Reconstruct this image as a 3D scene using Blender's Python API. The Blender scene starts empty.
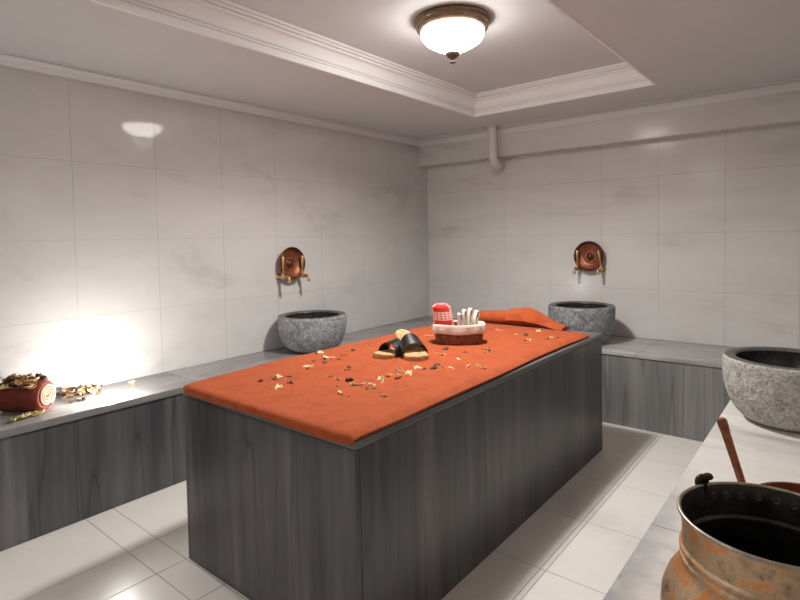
import bpy, bmesh, math, random
from mathutils import Vector, Matrix, Euler
random.seed(7)
SC = bpy.context.scene
COL = SC.collection
PI = math.pi

# ------------------------------------------------------------------ helpers
def link(name, bm, mats, parent=None, smooth=True, loc=(0, 0, 0)):
    me = bpy.data.meshes.new(name)
    bmesh.ops.recalc_face_normals(bm, faces=bm.faces)
    bm.to_mesh(me); bm.free()
    if not isinstance(mats, (list, tuple)): mats = [mats]
    for m in mats: me.materials.append(m)
    if smooth:
        for p in me.polygons: p.use_smooth = True
        try: me.set_sharp_from_angle(angle=math.radians(38))
        except Exception: pass
    o = bpy.data.objects.new(name, me)
    COL.objects.link(o)
    o.location = loc
    if parent: o.parent = parent
    return o

def tag(o, label=None, cat=None, group=None, kind=None):
    if label: o['label'] = label
    if cat: o['category'] = cat
    if group: o['group'] = group
    if kind: o['kind'] = kind
    return o

def thing(name, label, cat, loc=(0, 0, 0), rotz=0, group=None):
    o = bpy.data.objects.new(name, None)
    COL.objects.link(o)
    o.empty_display_size = .05
    o.location = loc; o.rotation_euler = (0, 0, rotz)
    return tag(o, label, cat, group)

def add_box(bm, x0, x1, y0, y1, z0, z1, bevel=0, seg=2):
    r = bmesh.ops.create_cube(bm, size=1)
    vs = r['verts']
    for v in vs:
        v.co = Vector(((x0 + x1) / 2 + v.co.x * (x1 - x0), (y0 + y1) / 2 + v.co.y * (y1 - y0), (z0 + z1) / 2 + v.co.z * (z1 - z0)))
    if bevel:
        es = list({e for v in vs for e in v.link_edges})
        bmesh.ops.bevel(bm, geom=es, offset=bevel, segments=seg, profile=.6, affect='EDGES')

def add_lathe(bm, prof, n=64, mat=None, cap=True):
    """prof: list of (r, z); revolved round z. r == 0 gives a pole."""
    rings = []
    for r, z in prof:
        if r < 1e-6:
            rings.append([bm.verts.new((0, 0, z))])
        else:
            rings.append([bm.verts.new((r * math.cos(2 * PI * i / n), r * math.sin(2 * PI * i / n), z)) for i in range(n)])
    for a, b in zip(rings, rings[1:]):
        for i in range(n):
            j = (i + 1) % n
            if len(a) == 1 and len(b) == 1: continue
            if len(a) == 1: f = bm.faces.new((a[0], b[i], b[j]))
            elif len(b) == 1: f = bm.faces.new((a[i], b[0], a[j]))
            else: f = bm.faces.new((a[i], b[i], b[j], a[j]))
            if mat is not None: f.material_index = mat
    return rings

def add_tube(bm, pts, rad, n=12, caps=True):
    pts = [Vector(p) for p in pts]
    if not isinstance(rad, (list, tuple)): rad = [rad] * len(pts)
    rings = []
    up = Vector((.13, .31, .94)).normalized()
    prev = None
    for i, p in enumerate(pts):
        t = (pts[min(i + 1, len(pts) - 1)] - pts[max(i - 1, 0)]).normalized()
        if prev is None:
            a = t.cross(up)
            if a.length < .1: a = t.cross(Vector((1, 0, 0)))
            a.normalize()
        else:
            a = prev - t * prev.dot(t); a.normalize()
        prev = a
        b = t.cross(a)
        rings.append([bm.verts.new(p + rad[i] * (a * math.cos(2 * PI * k / n) + b * math.sin(2 * PI * k / n))) for k in range(n)])
    for r0, r1 in zip(rings, rings[1:]):
        for k in range(n):
            bm.faces.new((r0[k], r0[(k + 1) % n], r1[(k + 1) % n], r1[k]))
    if caps:
        bm.faces.new(rings[0][::-1]); bm.faces.new(rings[-1])

def add_grid(bm, P):
    """P[i][j] -> coordinates; returns the vertices."""
    V = [[bm.verts.new(p) for p in row] for row in P]
    for i in range(len(V) - 1):
        for j in range(len(V[0]) - 1):
            bm.faces.new((V[i][j], V[i + 1][j], V[i + 1][j + 1], V[i][j + 1]))
    return V

def add_shell(bm, P, t):
    """A grid sheet with real thickness t (closed)."""
    n, m = len(P), len(P[0])
    N = []
    for i in range(n):
        row = []
        for j in range(m):
            a = Vector(P[min(i + 1, n - 1)][j]) - Vector(P[max(i - 1, 0)][j])
            b = Vector(P[i][min(j + 1, m - 1)]) - Vector(P[i][max(j - 1, 0)])
            row.append(a.cross(b).normalized())
        N.append(row)
    T = add_grid(bm, P)
    B = add_grid(bm, [[Vector(P[i][j]) - N[i][j] * t for j in range(m)] for i in range(n)])
    for i in range(n - 1):
        bm.faces.new((T[i][0], T[i + 1][0], B[i + 1][0], B[i][0]))
        bm.faces.new((T[i][m - 1], B[i][m - 1], B[i + 1][m - 1], T[i + 1][m - 1]))
    for j in range(m - 1):
        bm.faces.new((T[0][j], B[0][j], B[0][j + 1], T[0][j + 1]))
        bm.faces.new((T[n - 1][j], T[n - 1][j + 1], B[n - 1][j + 1], B[n - 1][j]))

def interp(pts, x):
    if x <= pts[0][0]: return pts[0][1]
    for (a, b), (c, d) in zip(pts, pts[1:]):
        if x <= c:
            t = (x - a) / (c - a)
            return b + (d - b) * t
    return pts[-1][1]

def sstep(a, b, x):
    t = max(0, min(1, (x - a) / (b - a))); return t * t * (3 - 2 * t)

# ------------------------------------------------------------------ materials
class NT:
    def __init__(s, name):
        s.m = bpy.data.materials.new(name); s.m.use_nodes = True
        s.t = s.m.node_tree; s.b = s.t.nodes['Principled BSDF']
    def n(s, typ, **kw):
        o = s.t.nodes.new(typ)
        for k, v in kw.items():
            if k in o.inputs: o.inputs[k].default_value = v
            else: setattr(o, k, v)
        return o
    def l(s, a, b): s.t.links.new(a, b)
    def coord(s, scale=(1, 1, 1), rot=(0, 0, 0), offs=None):
        tc = s.n('ShaderNodeTexCoord'); mp = s.n('ShaderNodeMapping')
        mp.inputs['Scale'].default_value = scale; mp.inputs['Rotation'].default_value = rot
        s.l(tc.outputs['Object'], mp.inputs['Vector'])
        return mp.outputs['Vector']
    def noise(s, vec, scale, detail=4, rough=.55, dist=0):
        q = s.n('ShaderNodeTexNoise'); q.inputs['Scale'].default_value = scale
        q.inputs['Detail'].default_value = detail; q.inputs['Roughness'].default_value = rough
        q.inputs['Distortion'].default_value = dist
        if vec: s.l(vec, q.inputs['Vector'])
        return q.outputs['Fac']
    def ramp(s, fac, stops):
        r = s.n('ShaderNodeValToRGB'); e = r.color_ramp.elements
        while len(e) < len(stops): e.new(.5)
        for el, (p, c) in zip(e, stops):
            el.position = p; el.color = (*c, 1) if len(c) == 3 else c
        s.l(fac, r.inputs['Fac']); return r.outputs['Color']
    def mix(s, fac, a, b, mode='MIX'):
        q = s.n('ShaderNodeMix', data_type='RGBA', blend_type=mode)
        for i, v in ((0, fac), (6, a), (7, b)):
            if hasattr(v, 'is_output'): s.l(v, q.inputs[i])
            else: q.inputs[i].default_value = v if i == 0 else ((*v, 1) if len(v) == 3 else v)
        return q.outputs[2]
    def math(s, op, a, b=0.0):
        q = s.n('ShaderNodeMath', operation=op)
        for i, v in ((0, a), (1, b)):
            if hasattr(v, 'is_output'): s.l(v, q.inputs[i])
            else: q.inputs[i].default_value = v
        return q.outputs[0]
    def color(s, c):
        if hasattr(c, 'is_output'): s.l(c, s.b.inputs['Base Color'])
        else: s.b.inputs['Base Color'].default_value = (*c, 1)
    def set(s, **kw):
        for k, v in kw.items():
            s.b.inputs[k.replace('_', ' ')].default_value = v
    def bump(s, h, strength=.3, dist=.01):
        q = s.n('ShaderNodeBump'); q.inputs['Strength'].default_value = strength; q.inputs['Distance'].default_value = dist
        s.l(h, q.inputs['Height']); s.l(q.outputs['Normal'], s.b.inputs['Normal'])

def plain(name, c, rough=.5, metal=0, bump=None, var=.0, vs=20):
    t = NT(name); t.set(Roughness=rough, Metallic=metal)
    if var:
        f = t.noise(t.coord(), vs)
        t.color(t.ramp(f, [(.3, tuple(x * (1 - var) for x in c)), (.7, tuple(min(1, x * (1 + var)) for x in c))]))
    else: t.color(c)
    if bump: t.bump(t.noise(t.coord(), bump[0], 5), bump[1], bump[2])
    return t.m

def tile_marble(name, base, vein, rough, stretch, amp=.09, spec=.5):
    """Polished stone tiles: every tile has its own tone and its own piece of veining (face attribute)."""
    t = NT(name)
    at = t.n('ShaderNodeAttribute'); at.attribute_name = 'tile'
    tc = t.n('ShaderNodeTexCoord')
    ad = t.n('ShaderNodeVectorMath', operation='MULTIPLY_ADD')
    t.l(at.outputs['Color'], ad.inputs[0]); ad.inputs[1].default_value = (17, 11, 23); t.l(tc.outputs['Object'], ad.inputs[2])
    mp = t.n('ShaderNodeMapping'); mp.inputs['Scale'].default_value = stretch
    t.l(ad.outputs[0], mp.inputs['Vector'])
    f1 = t.noise(mp.outputs['Vector'], 1.6, 7, .6, .5)
    f2 = t.noise(mp.outputs['Vector'], 5.5, 5, .6, .2)
    f = t.math('ADD', t.math('MULTIPLY', f1, .72), t.math('MULTIPLY', f2, .28))
    c = t.ramp(f, [(.30, vein), (.44, tuple(v + (b - v) * .75 for b, v in zip(base, vein))), (.6, base), (.8, tuple(min(1, b * 1.05) for b in base))])
    tone = t.math('MULTIPLY_ADD', at.outputs['Fac'], 2 * amp)
    t.t.nodes[-1].inputs[2].default_value = 1 - amp
    cc = t.n('ShaderNodeCombineColor')
    for i in range(3): t.l(tone, cc.inputs[i])
    t.color(t.mix(1.0, c, cc.outputs[0], 'MULTIPLY'))
    t.set(Roughness=rough); t.b.inputs['Specular IOR Level'].default_value = spec
    return t.m

M = {}
M['wall'] = tile_marble('wall_marble', (.53, .515, .50), (.37, .36, .352), .055, (.7, .7, 1.3), .095, .16)
M['wall_b'] = tile_marble('wall_marble_honed', (.62, .60, .585), (.46, .445, .432), .16, (.55, .8, 1.9), .06, .14)
M['joint'] = plain('joint_grout', (.40, .38, .36), .8)
M['floor'] = tile_marble('floor_marble', (.84, .805, .76), (.68, .65, .61), .3, (1, 1, 1), .04)
M['floor_joint'] = plain('floor_grout', (.36, .34, .31), .9)
M['paint'] = plain('ceiling_paint', (.61, .61, .615), .85, var=.02, vs=3)
M['cornice'] = plain('cornice_paint', (.66, .655, .65), .7)
M['trim'] = plain('trim_paint', (.82, .81, .80), .6)
M['pipe'] = plain('pipe_plastic', (.66, .62, .57), .4)

def streaked(name, dark, mid, light, axis_scale, rough=.35, veins=True):
    t = NT(name); v = t.coord(axis_scale)
    a = t.noise(v, 1.0, 6, .62, .25); b = t.noise(v, 4.2, 5, .6, .1)
    f = t.math('ADD', t.math('MULTIPLY', a, .65), t.math('MULTIPLY', b, .35))
    c = t.ramp(f, [(.30, dark), (.43, tuple((x + y) / 2 for x, y in zip(dark, mid))), (.53, mid), (.68, light)])
    if veins:
        vv = t.coord(tuple(s * 1.4 for s in axis_scale), offs=None)
        w = t.noise(vv, 1.0, 2, .5, .2)
        k = t.ramp(t.math('ABSOLUTE', t.math('SUBTRACT', w, .5)), [(.0, (1, 1, 1)), (.010, (.3,) * 3), (.022, (0, 0, 0))])
        c = t.mix(t.math('MULTIPLY', k, .5), c, tuple(x * .45 for x in dark))
    t.color(c); t.set(Roughness=rough)
    return t.m
M['clad'] = streaked('streaked_grey_marble', (.036, .037, .041), (.104, .105, .109), (.225, .221, .219), (3.6, 3.6, .25), .34)
M['clad_back'] = streaked('pale_streaked_marble', (.13, .13, .132), (.23, .228, .225), (.33, .325, .315), (4.2, 4.2, .2), .34)
M['top'] = streaked('pale_grey_marble', (.155, .152, .148), (.255, .248, .24), (.34, .33, .32), (3, 1.0, 3), .22, False)
M['top_dark'] = streaked('dull_grey_marble', (.10, .10, .10), (.165, .163, .16), (.24, .236, .23), (3, 1.2, 3), .3, False)
M['top_back'] = streaked('pale_grey_marble_cross', (.25, .245, .24), (.40, .392, .385), (.50, .49, .48), (.9, 5, 3), .22, False)

def right_top():
    t = NT('white_marble_grey_border')
    v = t.coord(); sx = t.n('ShaderNodeSeparateXYZ'); t.l(v, sx.inputs[0])
    w = t.noise(v, 6, 6, .65, .3)
    e = t.math('ADD', sx.outputs['X'], t.math('MULTIPLY', t.math('SUBTRACT', w, .5), .10))
    k = t.ramp(e, [(.0, (1, 1, 1)), (.035, (.8,) * 3), (.075, (.12,) * 3), (.12, (0, 0, 0))])
    far = t.n('ShaderNodeMapRange'); t.l(sx.outputs['Y'], far.inputs['Value'])
    for nm_, vv in (('From Min', -2.3), ('From Max', -3.3), ('To Min', 0), ('To Max', 1)): far.inputs[nm_].default_value = vv
    k = t.math('MULTIPLY', k, far.outputs[0])
    g = t.ramp(t.noise(v, 11, 6, .7, .4), [(.3, (.27, .275, .29)), (.55, (.42, .42, .425)), (.75, (.54, .525, .51))])
    wh = t.ramp(t.noise(t.coord((1, 3, 1), (0, 0, .5)), 2.2, 7, .6, .8), [(.32, (.50, .485, .465)), (.45, (.66, .635, .605)), (.7, (.74, .71, .675))])
    t.color(t.mix(k, wh, g)); t.set(Roughness=.25)
    return t.m
M['rtop'] = right_top()

def granite(name, c0, c1, c2, scale):
    t = NT(name); v = t.coord()
    a = t.noise(v, scale, 8, .75); b = t.noise(v, scale * .25, 5, .6, .6)
    f = t.math('ADD', t.math('MULTIPLY', a, .7), t.math('MULTIPLY', b, .3))
    t.color(t.ramp(f, [(.36, c0), (.5, c1), (.62, c2)])); t.set(Roughness=.85)
    h = t.math('ADD', t.noise(v, scale * .6, 6, .7), t.math('MULTIPLY', b, 1.2))
    t.bump(h, .8, .012)
    return t.m
M['granite'] = granite('rough_grey_granite', (.07, .073, .08), (.25, .255, .267), (.46, .465, .48), 60)
M['granite_warm'] = granite('rough_buff_granite', (.16, .153, .142), (.44, .42, .39), (.72, .69, .64), 75)
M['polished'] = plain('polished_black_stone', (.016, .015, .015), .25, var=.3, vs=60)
M['rim'] = plain('honed_dark_stone', (.085, .082, .08), .4, var=.35, vs=90)

def terry(name, c, dark):
    t = NT(name); v = t.coord()
    f = t.noise(v, 14, 8, .7, .6); g = t.noise(v, 340, 3, .7)
    t.color(t.mix(t.math('MULTIPLY', g, .45), t.ramp(f, [(.36, dark), (.54, c)]), tuple(x * .72 for x in c)))
    t.set(Roughness=.95); t.b.inputs['Sheen Weight'].default_value = .06; t.b.inputs['Sheen Roughness'].default_value = .6
    t.b.inputs['Sheen Tint'].default_value = (1, .6, .45, 1)
    t.bump(t.math('ADD', g, t.math('MULTIPLY', t.noise(v, 60, 4), .6)), .5, .004)
    return t.m
M['orange'] = terry('orange_terry', (.455, .083, .016), (.345, .056, .010))
M['redroll'] = terry('brick_red_terry', (.20, .036, .020), (.13, .023, .013))
M['rollend'] = terry('pale_pink_terry', (.62, .40, .29), (.48, .27, .18))

M['lampmetal'] = plain('aged_bronze', (.20, .135, .085), .38, .85, var=.25, vs=14)
M['finial'] = plain('dark_bronze', (.075, .048, .033), .5, .3)
def glow(name, c, s):
    t = NT(name); t.color((.9, .87, .82)); t.b.inputs['Emission Color'].default_value = (*c, 1); t.b.inputs['Emission Strength'].default_value = s
    return t.m
M['lampglass'] = glow('lit_frosted_glass', (1, .965, .925), 11)
M['fillglass'] = glow('fill_lamp_glass', (1, .97, .94), 9)
M['uplens'] = glow('lit_lens', (1, .95, .88), 15)

def copper(name, c0, c1, metal, rough, scale):
    t = NT(name); v = t.coord()
    f = t.noise(v, scale, 6, .65, .6)
    t.color(t.ramp(f, [(.35, c0), (.62, c1)])); t.set(Metallic=metal, Roughness=rough)
    t.bump(t.noise(v, scale * 3, 4), .25, .004)
    return t.m
M['copper'] = copper('worn_copper', (.17, .055, .030), (.33, .115, .058), .6, .45, 16)
M['copper_dark'] = copper('dark_copper_rim', (.10, .032, .018), (.17, .06, .032), .7, .45, 16)
M['brass'] = copper('old_brass', (.36, .21, .085), (.68, .46, .23), .8, .36, 20)
def tinned():
    t = NT('tinned_worn_copper'); v = t.coord()
    f = t.noise(v, 13, 8, .7, .5); g = t.noise(v, 45, 6, .7)
    h = t.math('ADD', t.math('MULTIPLY', f, .68), t.math('MULTIPLY', g, .32))
    c = t.ramp(h, [(.36, (.20, .13, .085)), (.44, (.48, .33, .21)), (.51, (.64, .46, .29)), (.555, (.74, .33, .12)), (.65, (.84, .34, .11))])
    t.color(c); t.set(Metallic=.6, Roughness=.42)
    t.bump(t.noise(v, 55, 4), .35, .004)
    return t.m
M['tin'] = tinned()
M['tin_edge'] = plain('worn_tin_edge', (.42, .37, .30), .38, .8, var=.3, vs=40)
M['soot'] = plain('sooty_inside', (.060, .054, .050), .36, .6, bump=(30, .4, .006), var=.5, vs=18)
M['soot_ring'] = plain('dull_rivet_metal', (.13, .115, .10), .4, .7)
M['iron'] = plain('dark_iron', (.028, .022, .02), .45, .6)
M['dipwood'] = copper('reddish_copper_handle', (.17, .05, .025), (.36, .13, .055), .35, .42, 22)

def wicker():
    t = NT('brown_wicker'); f = t.noise(t.coord(), 50, 5)
    t.color(t.ramp(f, [(.3, (.11, .038, .018)), (.55, (.23, .085, .04)), (.75, (.36, .16, .08))])); t.set(Roughness=.6)
    return t.m
M['wicker'] = wicker()
M['liner'] = plain('cream_cotton', (.80, .72, .62), .9, bump=(60, .3, .004), var=.05, vs=30)
M['whitecloth'] = plain('white_cotton', (.86, .83, .77), .9, bump=(80, .2, .003))
def check():
    t = NT('red_white_check'); uv = t.n('ShaderNodeUVMap'); uv.uv_map = 'UVMap'
    sx = t.n('ShaderNodeSeparateXYZ'); t.l(uv.outputs['UV'], sx.inputs[0])
    def stripes(o, n, thr):
        return t.math('GREATER_THAN', t.math('FRACT', t.math('MULTIPLY', o, n)), thr)
    u = stripes(sx.outputs['X'], 15, .5); v = stripes(sx.outputs['Y'], 16, .5)
    band = t.math('MULTIPLY', t.math('GREATER_THAN', sx.outputs['Y'], .60), t.math('LESS_THAN', sx.outputs['Y'], .82))
    side = t.math('LESS_THAN', t.math('ABSOLUTE', t.math('SUBTRACT', sx.outputs['X'], .5)), .16)
    lines = t.math('MULTIPLY', t.math('MAXIMUM', u, v), t.math('MAXIMUM', band, t.math('SUBTRACT', 1.0, side)))
    t.color(t.mix(t.math('MULTIPLY', lines, .75), (.72, .025, .02), (.88, .74, .66))); t.set(Roughness=.9)
    t.bump(t.noise(t.coord(), 150, 3), .3, .003)
    return t.m
M['check'] = check()
M['check_edge'] = plain('pink_cotton', (.72, .25, .21), .9)
M['strap'] = plain('black_leather', (.012, .011, .012), .3)
def insole():
    t = NT('woven_straw'); f = t.noise(t.coord(), 120, 4); w = t.noise(t.coord(), 28, 3)
    t.color(t.ramp(t.math('ADD', t.math('MULTIPLY', f, .6), t.math('MULTIPLY', w, .4)), [(.37, (.22, .10, .035)), (.48, (.50, .30, .13)), (.63, (.72, .50, .27))])); t.set(Roughness=.8)
    t.bump(f, .5, .004); return t.m
M['insole'] = insole()
M['sole'] = plain('tan_wooden_sole', (.50, .28, .13), .55, var=.25, vs=30)
M['pet_pale'] = plain('pale_dried_petal', (.85, .62, .33), .6, var=.3, vs=90)
M['pet_dark'] = plain('dark_dried_bud', (.070, .032, .018), .7, var=.5, vs=90)
M['pet_amber'] = plain('amber_dried_petal', (.40, .18, .055), .7, var=.4, vs=90)
M['pet_green'] = plain('yellow_green_dried_petal', (.48, .40, .14), .7, var=.35, vs=60)
M['chrome'] = plain('brushed_steel', (.6, .6, .6), .25, 1)

# ------------------------------------------------------------------ setting
RX, RY = 3.9, -5.6          # right wall, front wall
ZC, ZR = 2.473, 2.65        # ceiling, recess ceiling
HB, HL, HS = .5565, .575, .784

def tile_surface(name, us, rows, place, gap, mat, mat_joint, depth=.0015, cells=None, thick=.06):
    """One structural surface: tiles (own faces) over a joint-coloured backing slab."""
    bm = bmesh.new()
    lay = bm.faces.layers.float_color.new('tile') if hasattr(bm.faces.layers, 'float_color') else None
    vals = []
    if cells is None:
        cells = [(us[i], us[i + 1], rows[j], rows[j + 1]) for i in range(len(us) - 1) for j in range(len(rows) - 1)]
    U0 = min(c[0] for c in cells); U1 = max(c[1] for c in cells); V0 = min(c[2] for c in cells); V1 = max(c[3] for c in cells)
    g = gap / 2
    for (a, b, c, d) in cells:
        q = [(a + g, c + g), (b - g, c + g), (b - g, d - g), (a + g, d - g)]
        top = [bm.verts.new(place(u, v, 0)) for u, v in q]
        bot = [bm.verts.new(place(u, v, -depth)) for u, v in q]
        bm.faces.new(top); vals.append((random.random(), random.random(), random.random()))
        for k in range(4):
            bm.faces.new((top[k], bot[k], bot[(k + 1) % 4], top[(k + 1) % 4])); vals.append(vals[-1])
    nb = len(vals)
    fr = [bm.verts.new(place(u, v, -depth)) for u, v in ((U0, V0), (U1, V0), (U1, V1), (U0, V1))]
    bk = [bm.verts.new(place(u, v, -thick)) for u, v in ((U0, V0), (U1, V0), (U1, V1), (U0, V1))]
    fs = [bm.faces.new(fr), bm.faces.new(bk)] + [bm.faces.new((fr[k], bk[k], bk[(k + 1) % 4], fr[(k + 1) % 4])) for k in range(4)]
    for f in fs: f.material_index = 1; vals.append((0.5, .5, .5))
    o = link(name, bm, [mat, mat_joint], smooth=False)
    at = o.data.attributes.new('tile', 'FLOAT_COLOR', 'CORNER')
    k = 0
    for p, v in zip(o.data.polygons, vals):
        for li in p.loop_indices: at.data[li].color = (*v, 1)
    tag(o, kind='structure')
    return o

rowsL = [0, .575, 1.005, 1.467, 1.93, 2.40, 2.7]
colsL = [RY, -5.0, -4.5, -4.0, -3.52, -3.02, -2.53, -2.05, -1.565, -1.04, -.52, 0]
tile_surface('wall_left', colsL, rowsL, lambda u, v, d: (d, u, v), .0020, M['wall'], M['joint'])
colsB = [0, .406, .946, 1.41, 1.88, 2.345, 2.817, 3.28, RX]
rowsB = [0, .5565, .97, 1.436, 1.905, 2.2, 2.7]
tile_surface('wall_back', colsB, rowsB, lambda u, v, d: (u, -d, v), .0020, M['wall_b'], M['joint'])
tile_surface('wall_right', [RY, -5, -4.4, -3.8, -3.2, -2.6, -2.0, -1.4, -.7, 0], rowsB, lambda u, v, d: (RX - d, u, v), .0020, M['wall'], M['joint'])
tile_surface('wall_front', [0, .5, 1, 1.5, 2, 2.5, 3, 3.5, RX], rowsB, lambda u, v, d: (u, RY + d, v), .0020, M['wall'], M['joint'])
# floor: long tiles along the aisles, narrow strips round the platform
cells = []
xs_l = [0, .93, 1.2]; xs_r = [2.12, 2.51, 2.775, RX]
ys = [-5.6, -5.2, -4.7, -4.2, -3.685, -3.545]
for a, b in zip(ys, ys[1:]):
    for c, d_ in zip([0, .45, .93, 1.2, 1.5, 2.0, 2.5, 3.0], [.45, .93, 1.2, 1.5, 2.0, 2.5, 3.0, RX]): cells.append((c, d_, a, b))
ysb = [-3.545, -3.1, -2.64, -2.145, -1.64, -1.15, -.66, 0]
for a, b in zip(ysb, ysb[1:]):
    for c, d_ in [(0, .45), (.45, .93), (.93, 1.5), (1.5, 2.0), (2.0, 2.505), (2.505, 2.53), (2.53, RX)]: cells.append((c, d_, a, b))
tile_surface('floor', None, None, lambda u, v, d: (u, v, d), .004, M['floor'], M['floor_joint'], cells=cells)

# ceiling: gypsum soffit with a raised recess
AX0, AX1, AY0, AY1 = 1.034, 2.507, -3.80, -.696
bm = bmesh.new()
o_ = [(0 - .06, RY - .06), (RX + .06, RY - .06), (RX + .06, .06), (-.06, .06)]
i_ = [(AX0, AY0), (AX1, AY0), (AX1, AY1), (AX0, AY1)]
vo = [bm.verts.new((*p, ZC)) for p in o_]; vi = [bm.verts.new((*p, ZC)) for p in i_]; vt = [bm.verts.new((*p, ZR)) for p in i_]
for k in range(4):
    j = (k + 1) % 4
    bm.faces.new((vo[k], vo[j], vi[j], vi[k])); bm.faces.new((vi[k], vi[j], vt[j], vt[k]))
bm.faces.new(vt)
vo2 = [bm.verts.new((*p, ZR + .06)) for p in o_]
for k in range(4):
    j = (k + 1) % 4; bm.faces.new((vo[k], vo[j], vo2[j], vo2[k]))
bm.faces.new(vo2)
tag(link('ceiling', bm, M['paint'], smooth=False), kind='structure')

def moulding(name, prof, p0, p1, inward, mitre0=1, mitre1=1, mat=None):
    """prof: list of (offset inward, z). Ends are mitred by the offset."""
    p0, p1, n = Vector(p0), Vector(p1), Vector(inward)
    t = (p1 - p0).normalized()
    bm = bmesh.new()
    A = [bm.verts.new((*(p0 + n * o + t * o * mitre0), z)) for o, z in prof]
    B = [bm.verts.new((*(p1 + n * o - t * o * mitre1), z)) for o, z in prof]
    k = len(prof)
    for i in range(k):
        j = (i + 1) % k; bm.faces.new((A[i], A[j], B[j], B[i]))
    bm.faces.new(A); bm.faces.new(B[::-1])
    o = link(name, bm, mat or M['trim'], smooth=False)
    return tag(o, kind='structure')

# recess moulding: flat fascia, two grooves, cove, two beads
def rp():
    z = ZC - .003
    P = [(0, z), (.016, z), (.018, z + .030), (.010, z + .034), (.006, z + .037), (.006, z + .041), (.018, z + .044), (.019, z + .050), (.009, z + .053), (.009, z + .057), (.020, z + .060), (.021, z + .066)]
    for k in range(7):
        a = k / 6 * PI / 2
        P.append((.018 + .026 * (1 - math.cos(a)), z + .070 + .058 * math.sin(a)))
    P += [(.052, z + .128), (.056, z + .132), (.056, z + .139), (.044, z + .142), (.044, z + .147), (.062, z + .150), (.066, z + .157), (.056, z + .160), (.056, z + .164), (.072, z + .168), (.074, ZR), (0, ZR)]
    return P
R = rp()
moulding('trim_1', R, (AX0, AY0), (AX0, AY1), (1, 0))
moulding('trim_2', R, (AX0, AY1), (AX1, AY1), (0, -1))
moulding('trim_3', R, (AX1, AY1), (AX1, AY0), (-1, 0))
moulding('trim_4', R, (AX1, AY0), (AX0, AY0), (0, 1))
# wall cornices
def cp(zb, w, h):
    P = [(0, zb), (.010, zb), (.016, zb + .25 * h)]
    for k in range(5):
        a = k / 4 * PI / 2
        P.append((.018 + (w - .034) * (1 - math.cos(a)), zb + .28 * h + .42 * h * math.sin(a)))
    P += [(w - .014, zb + .72 * h), (w - .022, zb + .75 * h), (w - .022, zb + .81 * h), (w, zb + .84 * h), (w, ZC), (0, ZC)]
    return P
moulding('trim_5', cp(2.413, .075, ZC - 2.413), (0, RY), (0, 0), (1, 0), 0, 0, M['cornice'])
BD = .14
bm = bmesh.new(); add_box(bm, 0, RX, -BD, 0, 2.196, ZC, .003, 1)
bmb = link('trim_6', bm, M['wall_b'], smooth=False); tag(bmb, kind='structure')
at = bmb.data.attributes.new('tile', 'FLOAT_COLOR', 'CORNER')
for e in at.data: e.color = (.5, .6, .55, 1)
moulding('trim_7', cp(2.398, .05, ZC - 2.398), (0, -BD), (RX, -BD), (0, -1), 0, 0, M['cornice'])
moulding('trim_8', cp(2.413, .075, ZC - 2.413), (RX, 0), (RX, RY), (-1, 0), 0, 0, M['cornice'])

# ------------------------------------------------------------------ platform and benches
def clad_box(name, x0, x1, y0, y1, z0, z1, parent, joints_x=(), joints_y=(), mat=None):
    """Cladding: panels with hairline joints, one mesh."""
    bm = bmesh.new()
    X = [x0] + list(joints_x) + [x1]; Y = [y0] + list(joints_y) + [y1]
    for a, b in zip(X, X[1:]):
        add_box(bm, a + .0006, b - .0006, y0, y0 + .02, z0, z1, .0012, 1)
        add_box(bm, a + .0006, b - .0006, y1 - .02, y1, z0, z1, .0012, 1)
    for a, b in zip(Y, Y[1:]):
        lo = a if a > y0 else y0 + .0205
        hi = b if b < y1 else y1 - .0205
        add_box(bm, x0, x0 + .02, lo + .0006, hi - .0006, z0, z1, .0012, 1)
        add_box(bm, x1 - .02, x1, lo + .0006, hi - .0006, z0, z1, .0012, 1)
    add_box(bm, x0 + .018, x1 - .018, y0 + .018, y1 - .018, z0, z1 - .001)
    return link(name, bm, mat or M['clad'], parent, smooth=False)

SX0, SX1, SY0, SY1 = 1.205, 2.280, -3.537, -1.180
pl = thing('marble_platform', 'large grey streaked marble massage platform in the middle of the room', 'platform', ((SX0 + SX1) / 2, (SY0 + SY1) / 2, 0))
ox, oy = pl.location.x, pl.location.y
b = clad_box('base', SX0 - ox, SX1 - ox, SY0 - oy, SY1 - oy, 0, HS - .030, pl, [.24], [-.35, .55])
bm = bmesh.new(); add_box(bm, SX0 - ox - .001, SX1 - ox + .001, SY0 - oy - .001, SY1 - oy + .001, HS - .030, HS, .007, 3)
link('top_slab', bm, M['top_dark'], pl)

def bench(name, label, x0, x1, y0, y1, h, th, over, topmat, jx=(), jy=(), overside='x1', tilejoints=None):
    t = thing(name, label, 'bench', ((x0 + x1) / 2, (y0 + y1) / 2, 0))
    cx, cy = t.location.x, t.location.y
    clad_box('base', x0 - cx, x1 - cx, y0 - cy, y1 - cy, 0, h - th, t, [j - cx for j in jx], [j - cy for j in jy], M['clad_back'] if overside == 'y0' else None)
    e = dict(x0=x0, x1=x1, y0=y0, y1=y1)
    if overside == 'x1': e['x1'] += over
    if overside == 'y0': e['y0'] -= over
    if overside == 'x0': e['x0'] -= over
    bm = bmesh.new()
    cutx = sorted([e['x0'], e['x1']] + [j for j in (tilejoints or {}).get('x', [])])
    cuty = sorted([e['y0'], e['y1']] + [j for j in (tilejoints or {}).get('y', [])])
    for a, b_ in zip(cutx, cutx[1:]):
        for c, d_ in zip(cuty, cuty[1:]):
            g0 = .0007
            add_box(bm, a - cx + (g0 if a > cutx[0] else 0), b_ - cx - (g0 if b_ < cutx[-1] else 0), c - cy + (g0 if c > cuty[0] else 0), d_ - cy - (g0 if d_ < cuty[-1] else 0), h - th, h, .004, 2)
    s = link('seat_slab', bm, topmat, t)
    return t, s
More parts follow.
